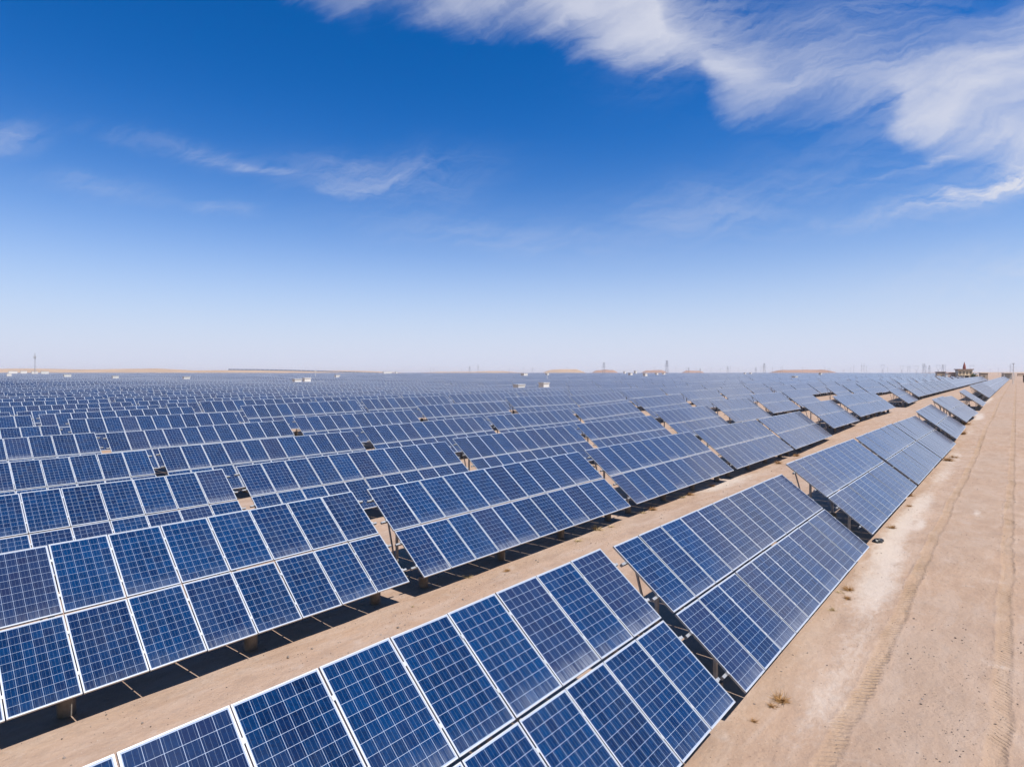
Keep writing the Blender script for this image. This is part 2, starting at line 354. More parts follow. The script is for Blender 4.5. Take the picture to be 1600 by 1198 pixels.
# ------------------------------------------------------------------ mesh builder
class MB:
    def __init__(s): s.v, s.f, s.m, s.uv, s.id, s.mats = [], [], [], [], [], []
    def mi(s, mat):
        if mat not in s.mats: s.mats.append(mat)
        return s.mats.index(mat)
    def face(s, pts, mat, uv=None, idv=(0, 0), T=None):
        b = len(s.v)
        for p in pts: s.v.append(tuple(T @ Vector(p)) if T else tuple(p))
        s.f.append(tuple(range(b, b + len(pts)))); s.m.append(s.mi(mat)); s.uv.append(uv or [(0, 0)] * len(pts)); s.id.append([idv] * len(pts))
    def mesh_faces(s, verts, faces, mat, T=None):
        b = len(s.v)
        for p in verts: s.v.append(tuple(T @ Vector(p)) if T else tuple(p))
        for f in faces: s.f.append(tuple(b + i for i in f)); s.m.append(s.mi(mat)); s.uv.append([(0, 0)] * len(f)); s.id.append([(0, 0)] * len(f))
    def box(s, a, c, mat, T=None, bev=0.0):
        (x0, y0, z0), (x1, y1, z1) = a, c
        V = [(x0,y0,z0),(x1,y0,z0),(x1,y1,z0),(x0,y1,z0),(x0,y0,z1),(x1,y0,z1),(x1,y1,z1),(x0,y1,z1)]
        F = [(0,3,2,1),(4,5,6,7),(0,1,5,4),(1,2,6,5),(2,3,7,6),(3,0,4,7)]
        s.mesh_faces(V, F, mat, T)
    def bar(s, p, q, w, h, mat):
        """box beam from p to q"""
        p, q = Vector(p), Vector(q); d = (q - p); L = d.length; d.normalize()
        up = Vector((0, 0, 1)) if abs(d.z) < 0.95 else Vector((0, 1, 0))
        xx = d.cross(up).normalized(); zz = xx.cross(d)
        T = Matrix((( d.x, xx.x, zz.x, p.x), (d.y, xx.y, zz.y, p.y), (d.z, xx.z, zz.z, p.z), (0, 0, 0, 1)))
        s.box((0, -w / 2, -h / 2), (L, w / 2, h / 2), mat, T)
    def cyl(s, base, r0, r1, h, mat, n=14, T=None):
        bx, by, bz = base
        V = [(bx + r0 * math.cos(2*math.pi*i/n), by + r0 * math.sin(2*math.pi*i/n), bz) for i in range(n)] + \
            [(bx + r1 * math.cos(2*math.pi*i/n), by + r1 * math.sin(2*math.pi*i/n), bz + h) for i in range(n)]
        F = [(i, (i+1) % n, n + (i+1) % n, n + i) for i in range(n)] + [tuple(range(n, 2*n)), tuple(range(n-1, -1, -1))]
        s.mesh_faces(V, F, mat, T)
    def data(s, name):
        me = bpy.data.meshes.new(name); me.from_pydata(s.v, [], s.f); 
        for m in s.mats: me.materials.append(m)
        me.polygons.foreach_set('material_index', s.m)
        l = me.uv_layers.new(name='UVMap'); l.data.foreach_set('uv', [c for f in s.uv for p in f for c in p])
        l = me.uv_layers.new(name='tile'); l.data.foreach_set('uv', [c for f in s.id for p in f for c in p])
        me.update(); return me
    def build(s, name, parent=None, loc=None, rot=None, smooth=False):
        me = s.data(name); 
        if smooth: me.polygons.foreach_set('use_smooth', [True] * len(me.polygons))
        return link(name, me, parent, loc, rot)
def link(name, me, parent=None, loc=None, rot=None):
    o = bpy.data.objects.new(name, me); C.objects.link(o)
    if parent: o.parent = parent
    if loc is not None: o.location = loc
    if rot is not None: o.rotation_euler = rot
    return o

# ------------------------------------------------------------------ solar table pieces
LIP, TH = 0.017, 0.040
def add_laminate(mb, T=None, idv=(0, 0), uo=(0, 0)):
    i = LIP - 0.006
    x0, y0, x1, y1 = i, i, MW - i, MH - i; zt, zb = -0.0045, -0.030
    u0, u1, v0, v1 = x0 / MW + uo[0], x1 / MW + uo[0], y0 / MH + uo[1], y1 / MH + uo[1]
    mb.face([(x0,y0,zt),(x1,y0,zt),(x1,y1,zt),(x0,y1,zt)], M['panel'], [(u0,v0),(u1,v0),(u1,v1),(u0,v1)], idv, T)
    mb.face([(x0,y1,zb),(x1,y1,zb),(x1,y0,zb),(x0,y0,zb)], M['back'], None, idv, T)
def add_frame(mb, T=None):
    o = [(0,0),(MW,0),(MW,MH),(0,MH)]; i = [(LIP,LIP),(MW-LIP,LIP),(MW-LIP,MH-LIP),(LIP,MH-LIP)]
    V = [(x,y,0) for x,y in o] + [(x,y,0) for x,y in i] + [(x,y,-TH) for x,y in o] + [(x,y,-0.008) for x,y in i] + [(x,y,-TH) for x,y in i]
    F = []
    for k in range(4):
        n = (k + 1) % 4
        F += [(k, n, 4+n, 4+k), (8+k, 8+n, n, k)[::1], (4+k, 4+n, 12+n, 12+k), (8+n, 8+k, 16+k, 16+n)]
    mb.mesh_faces(V, F, M['alu'], T)
def slope_T(u, v, w=0.0):
    """frame of the tilted plane at (u along the row, v up the slope, w out of the plane), table-local"""
    return Matrix.Translation((u, v * CT - w * ST, EDGE + v * ST + w * CT)) @ Matrix.Rotation(TILT, 4, 'X')
VS = (0.40, 1.25, 2.09, 2.94)             # purlins up the slope
US = (0.58, 3.90, 7.22, 10.54)            # post frames along the row
PD = 0.065
def purlin_mb(v):
    mb = MB(); T = slope_T(0, v, -TH - 0.001)
    mb.box((-0.17, -0.025, -PD), (TW + 0.17, 0.025, 0), M['steel'], T)
    for c in range(NC + 1):               # clamps that grip the panel frames
        u = c * (MW + GAP) - GAP / 2
        if c in (0, NC):
            s = -1 if c == 0 else 1
            u = -0.014 if c == 0 else TW + 0.014
            mb.box((u - 0.012, -0.03, -0.02), (u + 0.012, 0.03, TH + 0.006), M['alu'], T)
        else:
            mb.box((u - 0.0085, -0.03, 0.002), (u + 0.0085, 0.03, TH + 0.003), M['alu'], T)
            mb.box((u - 0.022, -0.03, TH + 0.0032), (u + 0.022, 0.03, TH + 0.007), M['alu'], T)
    return mb
def rafter_mb(u):
    mb = MB(); mb.box((u - 0.022, 0.16, -0.075), (u + 0.022, 3.16, -0.001), M['steel'], slope_T(0, 0, -TH - PD - 0.002)); return mb
YF, YR = 0.80, 2.02
def post_mb(u, y, top):
    mb = MB(); mb.box((u + 0.024, y - 0.035, -1.2), (u + 0.084, y + 0.035, top), M['steel']); return mb
def under(y): return EDGE + (y / CT) * ST - (TH + PD + 0.03) / CT
def brace_mb(u):
    mb = MB(); mb.bar((u - 0.045, YR, 0.55), (u - 0.045, 2.52, under(2.52) - 0.05), 0.04, 0.04, M['steel']); return mb
def footing_mb(u, y):
    mb = MB(); mb.cyl((u + 0.054, y, -1.2), 0.150, 0.142, 1.2 + 0.30, M['concrete'], 18); return mb

lam = MB(); add_laminate(lam); ME_LAM = lam.data('solar_panel')
frm = MB(); add_frame(frm); ME_FRAME = frm.data('frame')
pan = MB(); add_laminate(pan); add_frame(pan); ME_PANEL = pan.data('solar_panel')
PIECES = [('purlin', purlin_mb(v).data('purlin')) for v in VS] + [('rafter', rafter_mb(u).data('rafter')) for u in US] + \
         [('post', post_mb(u, YF, under(YF)).data('post')) for u in US] + [('post', post_mb(u, YR, under(YR)).data('post')) for u in US] + \
         [('brace', brace_mb(u).data('brace')) for u in US] + [('footing', footing_mb(u, YF).data('footing')) for u in US] + \
         [('footing', footing_mb(u, YR).data('footing')) for u in US]
def whole_table():
    mb = MB()
    for i in range(NC):
        for j in range(2):
            T = slope_T(i * (MW + GAP), j * (MH + MID)); add_laminate(mb, T, (i + 0.5, j + 0.5)); add_frame(mb, T)
    src = [purlin_mb(v) for v in VS] + [rafter_mb(u) for u in US] + [post_mb(u, y, under(y)) for u in US for y in (YF, YR)] + [brace_mb(u) for u in US] + [footing_mb(u, y) for u in US for y in (YF, YR)]
    for s_ in src:
        off = len(mb.v); mb.v += s_.v
        for f, mi in zip(s_.f, s_.m):
            mb.f.append(tuple(off + a for a in f)); mb.m.append(mb.mi(s_.mats[mi])); mb.uv.append([(0, 0)] * len(f)); mb.id.append([(0, 0)] * len(f))
    return mb.data('solar_table')
ME_TABLE = whole_table()

TG = 'solar tables standing in rows on the desert'
def table_pose(r, k):
    xl, y = xleft(r, k), yrow(r)
    z = Z.get((r, k))
    if z is None:
        zl = float(edge_level(xl + 1.5, y + 1.3)); zr = float(edge_level(xl + 9.6, y + 1.3))
        j = math.sin(r * 12.9898 + k * 78.233) * 43758.5453; j = (j - math.floor(j)) - 0.5
        zl += j * 0.16; zr += j * 0.16
    else: zl, zr = z if isinstance(z, tuple) else (z, z)
    return xl, y, zl, zr
def make_table(r, k, lod, label):
    xl, y, zl, zr = table_pose(r, k)
    rot = (0, -math.atan2(zr - zl, TW), 0)
    loc = (xl, y, CAM.z + zl - EDGE)
    if lod == 2:
        o = link('solar_table', ME_TABLE, None, loc, rot); return tag(o, label, 'solar table', TG)
    t = tag(empty('solar_table', loc, rot), label, 'solar table', TG)
    for i in range(NC):
        for j in range(2):
            T = slope_T(i * (MW + GAP), j * (MH + MID))
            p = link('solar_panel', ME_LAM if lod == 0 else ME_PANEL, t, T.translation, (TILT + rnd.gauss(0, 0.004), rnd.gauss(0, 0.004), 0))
            if lod == 0: link('frame', ME_FRAME, p)
    for n, me in PIECES: link(n, me, t)
    return t

# which tables are built one by one: the 300 that show largest
def shows(r, k):
    xl, y, zl, zr = table_pose(r, k)
    best = None; pts = []
    cy, sy, cp, sp = math.cos(YAW), math.sin(YAW), math.cos(PIT), math.sin(PIT)
    F = Vector((cy * cp, sy * cp, sp)); Rt = Vector((sy, -cy, 0)); U = Rt.cross(F)
    for (dx, dy, dz) in ((0, 0, 0), (TW, 0, 0), (TW, TL * CT, TL * ST), (0, TL * CT, TL * ST)):
        P = Vector((xl + dx, y + dy, zl + dz)); d = P.dot(F)
        if d < 0.5: d = 0.5
        pts.append((800 + FPX * P.dot(Rt) / d, 599 - FPX * P.dot(U) / d))
    xs = [min(1600, max(0, p[0])) for p in pts]; ys = [min(1198, max(0, p[1])) for p in pts]
    a = 0
    for i in range(4):
        n = (i + 1) % 4; a += xs[i] * ys[n] - xs[n] * ys[i]
    return abs(a) / 2
cand = []
NEARSET = set()
for r in range(0, 46):
    for k in range(-4, 44):
        if (r, k) in MISSING or blocked(xleft(r, k), yrow(r)): continue
        if r == 0 and k > 42: continue
        a = shows(r, k)
        if a > 2.0: cand.append((a * (5.0 if r < 2 and k < 16 else 2.5 if r < 4 else 1.0), r, k))
cand.sort(reverse=True)
chosen = cand[:300]
NEARSET = {(r, k) for _, r, k in chosen}
rows = {}
for _, r, k in chosen: rows.setdefault(r, []).append(k)
LOD = {}
for n, (a, r, k) in enumerate(chosen): LOD[(r, k)] = 0 if n < 8 else 1 if n < 52 else 2
SPECIAL = {(0,-1): 'large blue solar table nearest the camera, cut off by the bottom edge',
           (0,0): 'solar table beside the dirt track, its corner next to the black plastic lump',
           (1,-1): 'large solar table at lower left, cut off by the photo\'s left edge',
           (1,0): 'solar table behind the nearest one, second from left in the second row',
           (0,8): 'narrow-looking raised solar table alone between two gaps in the track-side row'}
for r in sorted(rows):
    ks = sorted(rows[r])
    for n, k in enumerate(ks):
        lab = SPECIAL.get((r, k))
        if not lab:
            if r == 0: lab = '%s solar table from left in the front row beside the dirt track' % ordinal(n + 1)
            else: lab = '%s two-tier solar table from left in the %s row back from the track' % (ordinal(n + 1), ordinal(r + 1))
        make_table(r, k, LOD[(r, k)], lab)

# the rest of the field, thousands of tables reading as one mass
def far_field():
    vv, ff, uv, ids, mi = [], [], [], [], []
    n = 0
    for r in range(0, 196):
        y = yrow(r)
        if r > 30 and r % 24 in (7,): continue                       # service roads between the blocks
        kmax = int(1750 / PITCH_X)
        for k in range(-6, kmax):
            if (r, k) in NEARSET or (r, k) in MISSING: continue
            xl = xleft(r, k)
            if r < 2 and k < -1: continue
            if r > 9 and k > 12 and k % 22 in (13,): continue
            d = math.hypot(xl, y)
            if d > 1700: continue
            az = math.degrees(math.atan2(y, xl))
            if az > 96 or xl < -40 or blocked(xl, y): continue
            if r > 14 and math.sin(r * 91.7 + k * 47.3) > 0.985: continue
            if r == 0 and k > 42: continue
            if r <= 6 and k >= 36 + r and r > 1: continue
            if r <= 1 and k > 42 - 6 * r: continue
            n += 1
            vv.append((xl, y, r, k, d))
    A = np.array(vv)
    zl = edge_level(A[:, 0] + 5.5, A[:, 1] + 1.3) + CAM.z
    j = np.sin(A[:, 2] * 12.9898 + A[:, 3] * 78.233) * 43758.5453; j = (j - np.floor(j)) - 0.5
    zl = zl + j * np.clip(0.2 + A[:, 4] / 400.0, 0.2, 0.75)
    for q in range(len(A)):
        zz = Z.get((int(A[q, 2]), int(A[q, 3])))
        if zz is not None and not isinstance(zz, tuple): zl[q] = zz + CAM.z
    V, F, UV, ID, MI = [], [], [], [], []
    th = 0.05
    for q in range(len(A)):
        x, y, d = A[q, 0], A[q, 1], A[q, 4]; z = zl[q]
        b = len(V)
        ny, nz = -ST * th, CT * th
        V += [(x, y, z), (x + TW, y, z), (x + TW, y + TL * CT, z + TL * ST), (x, y + TL * CT, z + TL * ST)]
        V += [(x, y - ny, z - nz), (x + TW, y - ny, z - nz), (x + TW, y + TL * CT - ny, z + TL * ST - nz), (x, y + TL * CT - ny, z + TL * ST - nz)]
        F += [(b, b+1, b+2, b+3), (b+7, b+6, b+5, b+4), (b, b+4, b+5, b+1), (b+1, b+5, b+6, b+2), (b+2, b+6, b+7, b+3), (b+3, b+7, b+4, b)]
        MI += [0, 2, 1, 1, 1, 1]
        UV += [0, 0, NC, 0, NC, 2, 0, 2] + [0] * 40
        ID += [q * 0.37 % 97.0, 0] * 4 + [0] * 40
        if d < 420:
            for u in US:
                for yy in (YF, YR):
                    b = len(V); top = under(yy) - EDGE
                    x0, y0 = x + u, y + yy
                    for zz in (z - EDGE - 0.6, z + top):
                        V += [(x0 - .03, y0 - .03, zz), (x0 + .03, y0 - .03, zz), (x0 + .03, y0 + .03, zz), (x0 - .03, y0 + .03, zz)]
                    F += [(b, b+1, b+5, b+4), (b+1, b+2, b+6, b+5), (b+2, b+3, b+7, b+6), (b+3, b, b+4, b+7)]
                    MI += [2] * 4; UV += [0] * 32; ID += [0] * 32
    me = bpy.data.meshes.new('solar_field'); me.from_pydata(V, [], F)
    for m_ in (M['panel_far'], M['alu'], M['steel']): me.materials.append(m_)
    me.polygons.foreach_set('material_index', MI)
    l = me.uv_layers.new(name='UVMap'); l.data.foreach_set('uv', UV)
    l = me.uv_layers.new(name='tile'); l.data.foreach_set('uv', ID)
    o = link('solar_field', me)
    tag(o, 'blue mass of far solar tables filling the plain up to the horizon', 'solar field', None, 'stuff')
far_field()

# ------------------------------------------------------------------ ground: one sheet to the horizon
def axis(lo, hi, fine0, fine1, step, grow):
    a = [fine0]
    while a[-1] < fine1: a.append(a[-1] + step)
    s = step
    while a[-1] < hi: s *= grow; a.append(a[-1] + s)
    b = [fine0]; s = step
    while b[-1] > lo: s *= grow; b.append(b[-1] - s)
    return np.array(sorted(set(b + a)))
gx = axis(-500, 9000, 0, 70, 0.5, 1.06); gy = axis(-900, 9000, -3, 40, 0.5, 1.06)
GX, GY = np.meshgrid(gx, gy)
GZ = ground_z(GX.ravel(), GY.ravel())
relief = 0.05 * vnoise(GX.ravel() / 2.3, GY.ravel() / 1.7, 11) + 0.03 * vnoise(GX.ravel() / 0.9, GY.ravel() / 0.8, 12)
GZ = GZ + relief * np.clip(1 - np.hypot(GX.ravel(), GY.ravel()) / 150, 0, 1)
nx, ny = len(gx), len(gy)
me = bpy.data.meshes.new('ground')
idx = np.arange(nx * ny).reshape(ny, nx)
faces = np.stack([idx[:-1, :-1], idx[:-1, 1:], idx[1:, 1:], idx[1:, :-1]], -1).reshape(-1, 4)
me.from_pydata(np.stack([GX.ravel(), GY.ravel(), GZ], 1).tolist(), [], faces.tolist())
me.polygons.foreach_set('use_smooth', [True] * len(me.polygons)); me.materials.append(M['ground'])
tag(link('ground', me), 'sandy desert ground with a pair of wheel tracks and salt patches', None, None, 'structure')

# loose stones in the aisles and on the track
def gravel():
    t = (1 + 5 ** .5) / 2
    IV = [Vector(v).normalized() for v in ((-1,t,0),(1,t,0),(-1,-t,0),(1,-t,0),(0,-1,t),(0,1,t),(0,-1,-t),(0,1,-t),(t,0,-1),(t,0,1),(-t,0,-1),(-t,0,1))]
    IF = [(0,11,5),(0,5,1),(0,1,7),(0,7,10),(0,10,11),(1,5,9),(5,11,4),(11,10,2),(10,7,6),(7,1,8),(3,9,4),(3,4,2),(3,2,6),(3,6,8),(3,8,9),(4,9,5),(2,4,11),(6,2,10),(8,6,7),(9,8,1)]
    mb = MB(); P = []
    for _ in range(4200):
        zone = rnd.random()
        if zone < 0.45: x, y = rnd.uniform(0, 40), rnd.uniform(6.4, 12.6)
        elif zone < 0.62: x, y = rnd.gauss(12, 5), rnd.gauss(11.2, 0.8)
        elif zone < 0.9: x, y = rnd.uniform(8, 45), rnd.uniform(-1.5, 4.0)
        else: x, y = rnd.gauss(13, 2.5), rnd.gauss(1.0, 0.7)
        P.append((x, y, 0.005 + 0.010 * rnd.random() ** 3 + ((0.030 if y > 5 else 0.014) * rnd.random() if rnd.random() < 0.03 else 0)))
    zs = ground_z(np.array([p[0] for p in P]), np.array([p[1] for p in P]))
    for (x, y, s), z in zip(P, zs):
        rot = Matrix.Rotation(rnd.uniform(0, 6.28), 4, 'Z'); sx, sy, sz = s * rnd.uniform(.8, 1.9), s * rnd.uniform(.8, 1.3), s * rnd.uniform(.5, .9)
        rel = float(0.05 * vnoise(x / 2.3, y / 1.7, 11) + 0.03 * vnoise(x / 0.9, y / 0.8, 12))
        T = Matrix.Translation((x, y, float(z) + rel + sz * 0.35)) @ rot
        mb.mesh_faces([(v.x * sx * rnd.uniform(.75, 1.2), v.y * sy * rnd.uniform(.75, 1.2), v.z * sz * rnd.uniform(.75, 1.2)) for v in IV], IF, M['stone'], T)
    return tag(mb.build('gravel'), 'small loose dark stones scattered over the sand', 'gravel', None, 'stuff')
gravel()

def gz(x, y):
    rel = float(0.05 * vnoise(x / 2.3, y / 1.7, 11) + 0.03 * vnoise(x / 0.9, y / 0.8, 12)) * max(0, 1 - math.hypot(x, y) / 150)
    return float(ground_z(x, y)) + rel

# ------------------------------------------------------------------ dry shrubs
def shrub_mesh(seed, mat, flat=0.7, n=170):
    q = random.Random(seed); mb = MB()
    for i in range(n):
        a = q.uniform(0, 6.283); el = q.uniform(0.15, 1.45) * flat; L = q.uniform(0.45, 1.0); r0 = q.uniform(0, 0.28)
        p = Vector((r0 * math.cos(a * 1.7), r0 * math.sin(a * 1.7), 0.0)); d = Vector((math.cos(a) * math.cos(el), math.sin(a) * math.cos(el), math.sin(el)))
        side = d.cross(Vector((q.uniform(-1, 1), q.uniform(-1, 1), q.uniform(-1, 1)))).normalized() * 0.022
        for s_ in range(3):
            e = p + d * (L / 3); d = (d + Vector((q.uniform(-.5, .5), q.uniform(-.5, .5), q.uniform(-.45, .25)))).normalized()
            w0, w1 = side * (1 - s_ / 3.6), side * (1 - (s_ + 1) / 3.6)
            if e.z < 0: e.z = 0.01
            mb.face([p - w0, p + w0, e + w1, e - w1], mat); p = e
    return mb.data('dry_shrub')
SH = [shrub_mesh(1, M['straw']), shrub_mesh(2, M['straw']), shrub_mesh(3, M['straw_pale'], 0.9), shrub_mesh(4, M['straw_pale'], 0.5)]
shr = [(11.45, 3.26, .20, 0, 'brown dry shrub tuft on sand below the nearest table\'s right corner'), (11.15, 3.34, .12, 1, 'small low twig tuft touching the brown shrub by the nearest table'),
       (10.44, 3.43, .09, 1, 'tiny brown tuft beside the lower edge of the nearest table'),
       (18.54, 3.52, .19, 0, 'round brown shrub at the salt patch edge below the second front table'), (18.16, 3.67, .13, 3, 'pale low twigs left of the round brown shrub below the second front table'),
       (17.75, 3.40, .13, 1, 'small brown shrub just below the round brown shrub by the salt patch'), (16.55, 3.51, .11, 2, 'tiny straw tuft near the middle of the second front table\'s lower edge'),
       (26.27, 3.54, .20, 0, 'dry shrub just beyond the black plastic lump'), (33.62, 3.89, .30, 1, 'brown shrub under the third front table\'s far lower corner'),
       (30.96, 3.55, .15, 0, 'small brown shrub below the middle of the third front table'), (49.2, 3.43, .42, 0, 'brown shrub at the step in the front row\'s lower edge'),
       (51.5, 3.3, .30, 1, 'low brown shrub a little beyond the step in the front row'), (65.9, 3.61, .50, 0, 'wide brown shrub at the corner where the front row\'s joined pair ends'), 
       (74.5, 3.88, .55, 1, 'wide brown shrub below the tilted table after the joined pair'), (91.0, 4.15, .50, 0, 'distant brown shrub by the white salt patch on the track edge'),
       (10.17, 10.74, .10, 2, 'straw tuft in the first aisle, nearest the camera'), (9.58, 11.84, .06, 2, 'tiny straw tuft in the shadow edge of the left second-row table'),
       (13.35, 11.9, .14, 0, 'orange-brown tuft in the first aisle below the second table\'s left half'), (12.15, 12.4, .16, 3, 'pale flat tuft in the aisle between stones and table shadow'),
       (19.16, 12.36, .28, 2, 'largest straw-coloured grass clump in the first aisle'), (19.95, 12.17, .15, 3, 'small pale tuft right of the largest straw clump'),
       (17.45, 12.05, .17, 3, 'low pale tuft left of the largest straw clump'), (23.54, 12.21, .24, 0, 'brown tuft in the aisle below the gap between two second-row tables'),
       (22.80, 12.32, .18, 3, 'pale flat tuft left of the brown tuft below the row gap'), (27.49, 12.23, .26, 1, 'brown tuft just before the white salt patch in the aisle'),
       (26.81, 12.32, .22, 3, 'pale tuft beside the brown one before the aisle\'s salt patch'), (30.82, 12.44, .22, 1, 'small brown tuft above the white salt patch in the aisle'),
       (41.0, 12.0, .30, 0, 'brown tuft far along the first aisle, nearer of two'), (45.5, 12.1, .32, 1, 'brown tuft far along the first aisle, farther of two')]
for x, y, s, kd, lab in shr:
    o = link('dry_shrub', SH[kd], None, (x, y, gz(x, y) - 0.01), (0, 0, rnd.uniform(0, 6.28))); o.scale = (s * 1.45, s * 1.45, s * 1.15)
    tag(o, lab, 'shrub', 'dry shrubs on the sand')

# ------------------------------------------------------------------ black lump of plastic sheet
def plastic():
    mb = MB(); n, mrow = 28, 9; V = []; F = []
    for j in range(mrow + 1):
        t = j / mrow
        for i in range(n):
            a = 2 * math.pi * i / n
            rr = math.cos(t * math.pi / 2) ** 0.7
            fold = 1 + 0.13 * math.sin(5 * a + 3 * t) + 0.08 * math.sin(11 * a - 4 * t)
            tail = 1 + 0.75 * max(0, math.cos(a - 0.1)) ** 6
            V.append((0.17 * rr * fold * tail * math.cos(a), 0.12 * rr * fold * math.sin(a), 0.135 * math.sin(t * math.pi / 2) * (1 + 0.12 * math.sin(4 * a + 1)) - 0.01))
    for j in range(mrow):
        for i in range(n): F.append((j*n+i, j*n+(i+1) % n, (j+1)*n+(i+1) % n, (j+1)*n+i))
    mb.mesh_faces(V, F, M['black'])
    o = mb.build('plastic_sheet', None, (23.62, 3.62, gz(23.62, 3.62)), (0, 0, R(-35)), True)
    tag(o, 'crumpled black plastic lump on the sand by a table corner', 'plastic sheet')
plastic()

# ------------------------------------------------------------------ far things
def z_at(px, py, d): return CAM.z + (582.5 - py) / FPX * depth_of(px, d)
def facing(px):
    dr, F = ray(px, 582.5); return math.atan2(dr.y, dr.x)

# low hills closing the plain
def hill(px0, px1, top, d, mat, label, wob=0.25, seed=1):
    mb = MB(); n = 60; V = []; F = []
    prof = [0.0, 0.45, 0.8, 1.0, 0.8, 0.4, 0.0]; off = [-260, -170, -90, 0, 90, 190, 300]
    for i in range(n + 1):
        t = i / n; px = px0 + (px1 - px0) * t
        e = min(1, min(t, 1 - t) * 3.2); e = e * e * (3 - 2 * e)
        hz = float(1 - wob * 0.5 + wob * 0.5 * vnoise(t * 6 + seed * 9, seed * 3.3, seed) + 0.12 * wob * vnoise(t * 23, seed, seed + 4))
        for pr, of in zip(prof, off):
            dd = d + of; x, y = far_point(px, dd); base = float(ground_z(x, y)) - 1.5
            H = z_at(px, top, d) - base
            V.append((x, y, base + max(0.0, H) * pr * e * hz))
    w = len(prof)
    for i in range(n):
        for j in range(w - 1): F.append((i*w+j, (i+1)*w+j, (i+1)*w+j+1, i*w+j+1))
    mb.mesh_faces(V, F, mat)
    o = mb.build('hill', None, None, None, True); tag(o, label, None, None, 'structure')
hill(-160, 420, 575.2, 2300, M['hill'], 'long pale sand rise on the left horizon', 0.25, 1)
hill(150, 700, 578.0, 2500, M['hill'], 'low sand rise behind the dark panel line', 0.3, 2)
hill(620, 850, 579.0, 2500, M['hill'], 'faint sand strip in the middle of the horizon', 0.4, 3)
hill(838, 925, 576.3, 2100, M['hill'], 'rounded pale dune right of centre on the horizon', 0.15, 4)
hill(918, 972, 577.0, 2150, M['hill_red'], 'small reddish mound on the horizon', 0.2, 5)
hill(995, 1050, 577.4, 2150, M['hill_red'], 'small brown mound behind the white cabins', 0.2, 6)
hill(1060, 1106, 578.3, 2250, M['hill_red'], 'tiny brown mound on the horizon', 0.2, 7)
hill(1185, 1325, 576.6, 1950, M['hill_red'], 'wide reddish brown mound on the right horizon', 0.18, 8)
hill(1380, 1720, 580.6, 2600, M['hill'], 'faint low rise on the far right horizon', 0.3, 9)

# the dark line of panels running down the left rise
def ridge_array():
    mb = MB(); pts = [(357, 576.2), (400, 576.5), (450, 577.4), (500, 578.8), (550, 580.6), (592, 582.0)]
    for (a, ya), (b, yb) in zip(pts[:-1], pts[1:]):
        n = 7
        for i in range(n):
            p0 = a + (b - a) * i / n; p1 = a + (b - a) * (i + 0.93) / n; yy0 = ya + (yb - ya) * i / n; yy1 = ya + (yb - ya) * (i + 1) / n
            d = 1760
            x0, y0 = far_point(p0, d); x1, y1 = far_point(p1, d); z0 = z_at(p0, yy0, d); z1 = z_at(p1, yy1, d)
            dn = Vector((x0, y0, 0)).normalized()
            h = 3.6
            q = [Vector((x0, y0, z0 - h)), Vector((x1, y1, z1 - h)), Vector((x1, y1, z1)) + dn * 1.5, Vector((x0, y0, z0)) + dn * 1.5]
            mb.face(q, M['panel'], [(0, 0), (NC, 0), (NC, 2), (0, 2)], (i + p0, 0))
            mb.face([v - Vector((0, 0, .1)) for v in q[::-1]], M['back'])
            for (xx, yy, zz) in ((x0, y0, z0), (x1, y1, z1)):
                xb, yb_ = xx + dn.x * 1.2, yy + dn.y * 1.2
                mb.box((xb - .15, yb_ - .15, float(ground_z(xb, yb_)) - 1), (xb + .15, yb_ + .15, zz - 1.4), M['steel'])
    o = mb.build('panel_line'); tag(o, 'long dark line of panels slanting down the left horizon rise', 'panel line')
ridge_array()
# the rise that carries that line
def panel_rise():
    mb = MB(); V = []; F = []; n = 40
    pts = [(240, 579.2), (300, 578.6), (357, 578.3), (400, 578.6), (450, 579.4), (500, 580.6), (550, 582.2), (600, 583.8)]
    for i in range(n + 1):
        px = 240 + 370 * i / n; ty = float(np.interp(px, [p[0] for p in pts], [p[1] for p in pts]))
        for d, f in ((1560, 0.0), (1660, 0.55), (1740, 0.95), (1785, 1.0), (1900, 0.7), (2050, 0.0)):
            x, y = far_point(px, d); base = float(ground_z(x, y)) - 0.6; top = z_at(px, ty, 1760)
            V.append((x, y, base + max(0, top - base) * f))
    for i in range(n):
        for j in range(5): F.append((i*6+j, (i+1)*6+j, (i+1)*6+j+1, i*6+j+1))
    mb.mesh_faces(V, F, M['hill']); tag(mb.build('hill', None, None, None, True), 'bare sand slope under the dark panel line', None, None, 'structure')
panel_rise()

# white inverter cabins among the tables
def cabin(px, ytop, wpx, d, label, L=None, tank=False, group='white inverter cabins among the tables'):
    x, y = far_point(px, d); g = gz(x, y); top = z_at(px, ytop, d)
    az = abs(math.atan2(y, x)); app = max(2.2, wpx * depth_of(px, d) / FPX); D = min(2.6, app * 0.6); W = max(2.0, (app - D * math.cos(az)) / max(0.25, math.sin(az)))
    h = max(1.9, top - g); g = top - h
    t = tag(empty('inverter_cabin', (x, y, g), (0, 0, 0)), label, 'cabin', group)
    a = MB(); a.box((-W/2, -D/2, 0.25), (W/2, D/2, h - 0.15), M['white']); a.build('wall', t)
    a = MB(); a.box((-W/2 + .1, -D/2 + .1, -1.5), (W/2 - .1, D/2 - .1, 0.25), M['concrete']); a.build('plinth', t)
    a = MB(); a.box((-W/2 - .12, -D/2 - .12, h - 0.15), (W/2 + .12, D/2 + .12, h), M['white']); a.build('roof', t)
    a = MB(); a.box((-W*0.1 - .45, -D/2 - .04, 0.3), (-W*0.1 + .45, -D/2 - .003, 2.1 if h > 2.5 else h * .75), M['greywall']); a.build('door', t)
    return t
for a in cabs: cabin(a[0], a[1], a[2], a[3], a[4])
x, y = far_point(838, 190); top = z_at(838, 597.6, 190)
